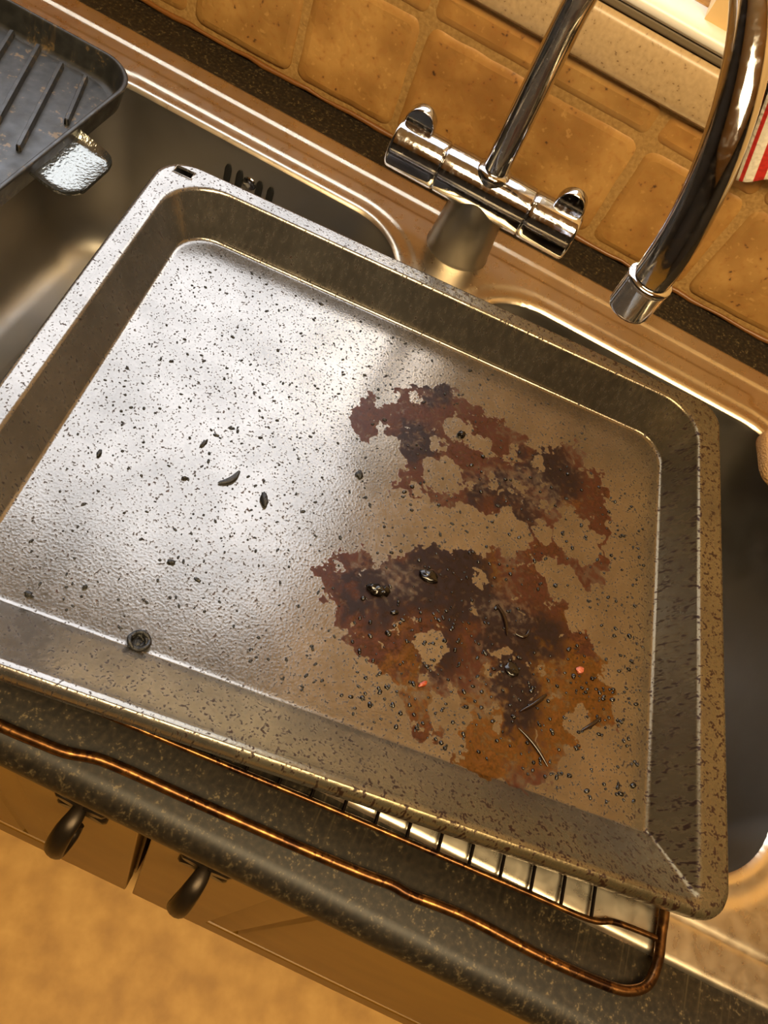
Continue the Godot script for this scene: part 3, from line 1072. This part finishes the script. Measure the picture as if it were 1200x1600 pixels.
func tray_material() -> StandardMaterial3D:
	var w := 1410          # 3 pixels per millimetre over 470 x 385 mm
	var h := 1155
	var spots := []
	for i in 110:
		spots.append(rng.randf_range(-30, 165))
		spots.append(rng.randf_range(-115, 140))
		spots.append(1.6 + 4.0 * pow(rng.randf(), 2.5))
	var body := grid_mask([
		[-27, -64, -16, -96, 12, -118, 50, -110, 72, -105, 95, -95, 124, -120, 151, -95, 157, -51, 158, -13, 145, 8, 130, -11, 111, -8, 89, 2, 65, -25, 55, -25, 21, -9, -2, -9, 3, -39],
		[-33, 65, -25, 52, -11, 39, 7, 45, 20, 25, 44, 14, 71, 10, 87, -8, 113, 6, 130, 29, 155, 42, 169, 69, 174, 96, 159, 93, 148, 111, 133, 129, 109, 134, 79, 144, 64, 127, 45, 114, 25, 114, 6, 101, -17, 85],
		[-45, -60, -37, -84, -23, -73, -24, -42, -36, -42],
		[34, 118, 63, 107, 146, 94, 131, 141, 88, 150, 55, 141]],
		[34, -83, 11, 81, -16, 18, 48, -80, 9, 29, -38, 15, 109, -26, 8, 136, -33, 18, 123, 5, 11, 131, 16, 8, -11, -50, 6, 68, 28, 5, 20, -16, 6, 76, -79, 5, 84, -56, 6, 48, 84, 11, 66, 118, 12, 106, -52, 5, 14, 0, 15, 63, -54, 6, 126, -53, 7, 70, 139, 10, 147, 97, 10] + spots)
	var blob := func(a: Array) -> PackedFloat32Array:
		var polys := []
		for i in range(0, a.size(), 3):
			var p := []
			for k in 14:
				p.append(a[i] + a[i + 2] * cos(TAU * k / 14))
				p.append(a[i + 1] + a[i + 2] * sin(TAU * k / 14))
			polys.append(p)
		return grid_mask(polys, [], 14)
	var dark: PackedFloat32Array = blob.call([107, -80, 25, 75, -52, 12, 93, -37, 12, 55, -39, 12, 5, -58, 18, 9, -110, 15, 49, 34, 32, 87, 51, 20, 8, 65, 22, 118, 48, 16, 55, 86, 15, 102, 85, 18, 113, 105, 12])
	var amber: PackedFloat32Array = blob.call([124, 93, 42, 158, 73, 25, 91, 125, 30, 120, -56, 10, 41, 115, 20, 79, 20, 12])
	var n1 := noise(0.02, 201, 4).get_image(w, h).get_data()
	var n2 := noise(0.02, 202, 4).get_image(w, h).get_data()
	var fine := noise(0.16, 203, 2).get_image(w, h).get_data()
	var mid := noise(0.055, 204, 4).get_image(w, h).get_data()
	var slow := noise(0.006, 205, 3).get_image(w, h).get_data()
	var col := PackedByteArray()
	var orm := PackedByteArray()
	var hgt := PackedByteArray()
	col.resize(w * h * 3)
	orm.resize(w * h * 3)
	hgt.resize(w * h)
	for y in h:
		for x in w:
			var i := y * w + x
			var a := n1[i] / 255.0 - 0.5
			var b := n2[i] / 255.0 - 0.5
			var f := fine[i] / 255.0
			var m := mid[i] / 255.0
			var sl := slow[i] / 255.0
			var gx := clampf(x / 3.0 + a * 15.0 + (m - 0.5) * 5.0, 0.0, 468.0)
			var gy := clampf(y / 3.0 + b * 15.0 + (f - 0.5) * 2.5, 0.0, 384.0)
			var ix := int(gx)
			var iy := int(gy)
			var fx := gx - ix
			var fy := gy - iy
			var g := iy * 470 + ix
			var st := (body[g] * (1 - fx) + body[g + 1] * fx) * (1 - fy) + (body[g + 470] * (1 - fx) + body[g + 471] * fx) * fy
			var dk := (dark[g] * (1 - fx) + dark[g + 1] * fx) * (1 - fy) + (dark[g + 470] * (1 - fx) + dark[g + 471] * fx) * fy
			var am := (amber[g] * (1 - fx) + amber[g + 1] * fx) * (1 - fy) + (amber[g + 470] * (1 - fx) + amber[g + 471] * fx) * fy
			# bare enamel: warm grey with darker specks, rustier towards the right and the front edge
			var lx := x / 3.0 - 235.0
			var lz := y / 3.0 - 192.5
			var rust := clampf(maxf((lx - 165.0) / 50.0, (lz - 135.0) / 40.0 * clampf((lx + 130.0) / 220.0, 0.0, 1.0)) * (0.6 + sl * 0.8), 0.0, 1.0)
			rust = maxf(rust, clampf((-lz - 168.0) / 14.0, 0.0, 1.0) * clampf((lx + 70.0) / 90.0, 0.0, 1.0) * clampf(0.4 + (m - 0.4) * 3.0, 0.0, 1.0))
			var r := 0.49 - 0.06 * rust + 0.08 * (sl - 0.5) + 0.05 * (m - 0.5)
			var gg := r * lerpf(0.965, 0.93, rust)
			var bb := r * lerpf(0.92, 0.74, rust)
			var rough := 0.21 + 0.10 * (m - 0.5) + 0.08 * rust
			var metal := 0.85 - 0.20 * rust
			var z := 0.45 + 0.4 * (f - 0.5)
			var patina := clampf((lx + 40.0) / 160.0, 0.0, 1.0)
			r *= lerpf(1.0, 0.90, patina)
			gg *= lerpf(1.0, 0.85, patina)
			bb *= lerpf(1.0, 0.78, patina)
			var sp := (f - 0.5) * (1.0 - 0.25 * rust) + (0.5 + 0.5 * rust) * (m - 0.5)
			if sp > 0.26 - 0.10 * rust:
				var q := clampf((sp - 0.26 + 0.10 * rust) * 14.0, 0.0, 1.0)
				r = lerpf(r, lerpf(0.16, 0.15, rust), q)
				gg = lerpf(gg, lerpf(0.14, 0.085, rust), q)
				bb = lerpf(bb, lerpf(0.13, 0.05, rust), q)
				metal = lerpf(metal, 0.2, q)
				rough = lerpf(rough, 0.5, q)
			var grain := 0.35 + 0.55 * clampf((30.0 - lx) / 60.0, 0.0, 1.0)
			var e := st + 0.70 * (m - 0.5) + grain * (f - 0.5) - 0.45
			if e > 0.0:
				var q := clampf(e * 8.0, 0.0, 1.0) * clampf(0.72 + (sl - 0.5) * 1.1 + 0.7 * (m - 0.5) + 0.5 * e, 0.0, 0.97)
				var d := clampf((dk * 1.1 + 0.9 * (m - 0.5) + 0.5 * (f - 0.5) + 0.8 * a - 0.30) * 1.5, 0.0, 1.0)
				var o := clampf((am * 1.1 + 1.2 * (sl - 0.5) + 0.8 * b + 0.5 * (f - 0.5) - 0.25) * 1.6, 0.0, 1.0) * (1.0 - d * 0.7)
				# the edge of a pool is darker than its middle
				var rim := clampf(1.0 - absf(e - 0.06) * 14.0, 0.0, 1.0) * 0.25
				var tone := 1.0 + 0.5 * (m - 0.5) + 0.5 * (f - 0.5) - rim
				r = lerpf(r, lerpf(lerpf(0.19, 0.255, o), 0.080, d) * tone, q)
				gg = lerpf(gg, lerpf(lerpf(0.088, 0.145, o), 0.038, d) * tone, q)
				bb = lerpf(bb, lerpf(lerpf(0.046, 0.026, o), 0.038, d) * tone, q)
				metal = lerpf(metal, 0.0, q)
				rough = lerpf(rough, 0.18 + 0.30 * m, q)
				z += (0.12 + 0.3 * (m - 0.5)) * q
			var c := i * 3
			col[c] = int(clampf(r, 0, 1) * 255)
			col[c + 1] = int(clampf(gg, 0, 1) * 255)
			col[c + 2] = int(clampf(bb, 0, 1) * 255)
			orm[c] = 255
			orm[c + 1] = int(clampf(rough, 0, 1) * 255)
			orm[c + 2] = int(clampf(metal, 0, 1) * 255)
			hgt[i] = int(clampf(z, 0, 1) * 255)
	var mt := StandardMaterial3D.new()
	mt.texture_repeat = false
	mt.metallic_specular = 0.32
	mt.albedo_texture = ImageTexture.create_from_image(Image.create_from_data(w, h, false, Image.FORMAT_RGB8, col))
	var o := ImageTexture.create_from_image(Image.create_from_data(w, h, false, Image.FORMAT_RGB8, orm))
	mt.roughness = 1.0
	mt.roughness_texture = o
	mt.roughness_texture_channel = BaseMaterial3D.TEXTURE_CHANNEL_GREEN
	mt.metallic = 1.0
	mt.metallic_texture = o
	mt.metallic_texture_channel = BaseMaterial3D.TEXTURE_CHANNEL_BLUE
	mt.heightmap_enabled = true
	mt.heightmap_texture = ImageTexture.create_from_image(Image.create_from_data(w, h, false, Image.FORMAT_L8, hgt))
	mt.heightmap_scale = 0.014
	return mt

# ------------------------------------------------------------------ burnt bits on the tray
func on_tray(x: float, z: float, up := 0.0) -> Vector3:
	return tray_t * Vector3(x / 1000.0, -DEEP + up, z / 1000.0)

# a lumpy pebble, semi-axes a, in the tray's plane
func lump(mb: MB, c: Vector3, a: Vector3, turn: float, sd: int, rough := 0.35) -> void:
	var n := noise(1.4, sd, 2)
	var rings := []
	for j in 9:
		var th := PI * (0.02 + 0.96 * j / 8.0)
		var ring := PackedVector3Array()
		for i in 14:
			var ph := TAU * i / 14
			var d := Vector3(sin(th) * cos(ph), cos(th), sin(th) * sin(ph))
			var k := 1.0 + rough * n.get_noise_3dv(d * 1.3)
			ring.append(c + Basis(Vector3.UP, turn) * (d * a * k))
		rings.append(ring)
	mb.loft(rings, true, true)
	mb.cap(rings[0])
	mb.cap(rings[8], true)

# a slender curved sliver from a to b (tray mm) that bows by "bow"
func sliver(mb: MB, a: Vector2, b: Vector2, bow: float, r: float, flat := 0.5) -> void:
	var pts := PackedVector3Array()
	var rad := []
	var side := (b - a).orthogonal().normalized()
	for i in 13:
		var q := i / 12.0
		var p := a.lerp(b, q) + side * bow * sin(PI * q)
		pts.append(on_tray(p.x, p.y, r * 0.6 + 0.0004 * sin(PI * q)))
		rad.append(r * (0.25 + 0.75 * pow(sin(PI * clampf(q, 0.02, 0.98)), 0.6)))
	tube(mb, pts, rad, 10, Vector2(1, flat))

func crumbs() -> void:
	var shiny := mat(Color(0.05, 0.032, 0.022), 0.18)
	var grp := "charred food scraps on the oven tray"
	var mb := MB.new()
	sliver(mb, Vector2(-104, 34), Vector2(-95.5, 20.5), -2.2, 0.0019)
	tag(put("burnt_scrap", mb, char_mat), "black crescent shaped burnt scrap near the middle of the bare tray floor", "food scrap", grp)
	mb = MB.new()
	lump(mb, on_tray(-75, 33, 0.0015), Vector3(0.0022, 0.0018, 0.0052), 0.55, 3)
	tag(put("burnt_scrap", mb, char_mat), "black oblong burnt chunk below the crescent shaped scrap", "food scrap", grp)
	mb = MB.new()
	for k in 3:
		var pts := PackedVector3Array()
		for i in 25:
			var a := TAU * i / 24 + k * 2.0
			pts.append(on_tray(-108 + (3.5 + k * 0.8) * cos(a) + k * 0.6, 143 + (3.2 + k * 0.7) * sin(a * (1.0 if k != 1 else -1.0)), 0.0016 + 0.0012 * k + 0.0008 * sin(a * 3.0)))
		tube(mb, pts, [0.0009 + 0.0002 * k], 8)
	lump(mb, on_tray(-107.5, 143.5, 0.0012), Vector3(0.0032, 0.0014, 0.0030), 0.3, 8)
	tag(put("burnt_curl", mb, char_mat), "tangled black burnt curl against the tray's front wall", "food scrap", grp)
	var dots := [[-122, 11.3, 3.2, 1.1, 1.3, "small flat black burnt flake above and left of the crescent scrap"], [-172.4, 45.5, 1.2, 2.6, 0.2, "thin black burnt splinter near the tray's left wall"], [-123.2, 39.5, 1.6, 1.0, 0.6, "small black crumb just left of the crescent scrap"], [-109.5, 93.5, 2.2, 1.4, 0.3, "black crumb on the bare tray floor, straight above the tangled curl"], [-144.1, 124.5, 1.7, 1.1, 1.2, "black crumb left of the tangled curl and off the front wall"], [-167, 138.8, 2.2, 1.5, 0.1, "black crumb lying along the front wall at the tray's left end"], [-24.9, -12.4, 2.4, 2.8, 0.4, "black crumb beside the brown stain's left edge"]]
	for d in dots:
		mb = MB.new()
		lump(mb, on_tray(d[0], d[1], 0.0008), Vector3(d[2] / 1000.0, 0.0011, d[3] / 1000.0), d[4], int(d[0] + 400), 0.6)
		tag(put("burnt_crumb", mb, char_mat), d[5], "food scrap", grp)
	# charred lumps and herb leaves in the grease
	mb = MB.new()
	lump(mb, on_tray(6, 63, 0.001), Vector3(0.0055, 0.0024, 0.0036), 0.2, 21, 0.7)
	lump(mb, on_tray(11, 62, 0.001), Vector3(0.0038, 0.0022, 0.0030), 0.8, 22, 0.7)
	tag(put("burnt_lump", mb, shiny), "glossy dark double lump in the left part of the lower stain", "food scrap", grp)
	mb = MB.new()
	lump(mb, on_tray(36, 40, 0.0008), Vector3(0.0065, 0.0016, 0.0042), 0.1, 23, 0.4)
	tag(put("burnt_lump", mb, shiny), "flat oval dark lump at the upper edge of the lower stain", "food scrap", grp)
	mb = MB.new()
	lump(mb, on_tray(35.4, -79.4, 0.001), Vector3(0.0028, 0.0026, 0.0028), 0.1, 24, 0.5)
	tag(put("burnt_lump", mb, shiny), "small shiny bead of char inside the upper stain's round clean patch", "food scrap", grp)
	mb = MB.new()
	lump(mb, on_tray(100.7, 79.7, 0.0006), Vector3(0.0048, 0.0013, 0.0046), 0.1, 25, 0.3)
	tag(put("burnt_disc", mb, shiny), "round dark disc in the middle of the amber stain", "food scrap", grp)
	var herb := mat(Color(0.10, 0.055, 0.03), 0.15)
	var leaves := [[83.4, 40.9, 93.4, 58.4, 2.2, "dark glossy curved herb leaf, uppermost in the lower stain"], [109.5, 103.4, 124.8, 86.8, -0.8, "dark herb leaf slanting up to the right in the amber stain"], [110.1, 113.5, 131.1, 129.4, 1.4, "long dark herb leaf lying nearest the tray's front wall"], [150.5, 101, 162.6, 88.6, -0.5, "short dull herb leaf nearest the tray's right wall"], [99, 55.5, 108, 49.5, -3.4, "tiny hooked herb leaf beside the uppermost curved leaf"]]
	for l in leaves:
		mb = MB.new()
		sliver(mb, Vector2(l[0], l[1]), Vector2(l[2], l[3]), l[4], 0.0011, 0.7)
		if l[5].begins_with("dark glossy") or l[5].begins_with("dark herb"):
			sliver(mb, Vector2(l[0] + 1.4, l[1] - 0.6), Vector2(l[2] + 0.6, l[3] + 0.5), l[4], 0.0008, 0.7)
		tag(put("herb_leaf", mb, herb), l[5], "herb leaf", "charred herb leaves in the grease")
	mb = MB.new()
	lump(mb, on_tray(47.5, 109, 0.0009), Vector3(0.0032, 0.001, 0.0014), 0.9, 31, 0.5)
	tag(put("food_flake", mb, mat(Color(0.52, 0.20, 0.07), 0.4)), "orange food flake at the lower left of the amber stain", "food scrap")
	mb = MB.new()
	lump(mb, on_tray(145.4, 63.2, 0.0009), Vector3(0.0026, 0.0012, 0.0022), 0.4, 32, 0.6)
	tag(put("food_flake", mb, mat(Color(0.58, 0.30, 0.22), 0.4)), "pink food flake near the right end of the brown stain", "food scrap")
	# uncountable specks and beads of grease
	var sp := MB.new()
	lump(sp, Vector3.ZERO, Vector3(0.001, 0.0006, 0.0008), 0.0, 41, 0.8)
	specks("burnt_specks", sp, char_mat, 760, "tiny black burnt specks strewn over the tray floor", func(p: Vector2) -> bool: return p.x < -10.0 or rng.randf() < 0.35, 0.22, 0.9)
	var bead := MB.new()
	lump(bead, Vector3.ZERO, Vector3(0.001, 0.0009, 0.001), 0.0, 42, 0.3)
	specks("grease_beads", bead, shiny, 560, "glistening beads of grease on the brown stain", func(p: Vector2) -> bool: return p.x > 0.0 and p.y > -90.0 + maxf(0.0, 60.0 - p.x) * 0.6 and (p.y > 60.0 or rng.randf() < 0.35), 0.35, 1.15)

func specks(called: String, shape: MB, m: Material, count: int, label: String, keep: Callable, lo: float, hi: float) -> void:
	var mm := MultiMesh.new()
	mm.transform_format = MultiMesh.TRANSFORM_3D
	mm.mesh = shape.mesh()
	mm.instance_count = count
	var k := 0
	while k < count:
		var p := Vector2(rng.randf_range(-192, 190), rng.randf_range(-150, 140))
		if not keep.call(p):
			continue
		var s := rng.randf_range(lo, hi) * (1.0 + 0.6 * pow(rng.randf(), 5.0))
		var b := tray_t.basis * Basis(Vector3.UP, rng.randf() * TAU) * Basis.from_scale(Vector3(s * rng.randf_range(0.8, 1.6), s, s))
		mm.set_instance_transform(k, Transform3D(b, on_tray(p.x, p.y, 0.0001)))
		k += 1
	var o := MultiMeshInstance3D.new()
	o.name = called
	o.multimesh = mm
	o.material_override = m
	add_child(o, true)
	o.set_meta("kind", "stuff")
	tag(o, label, "food scraps")
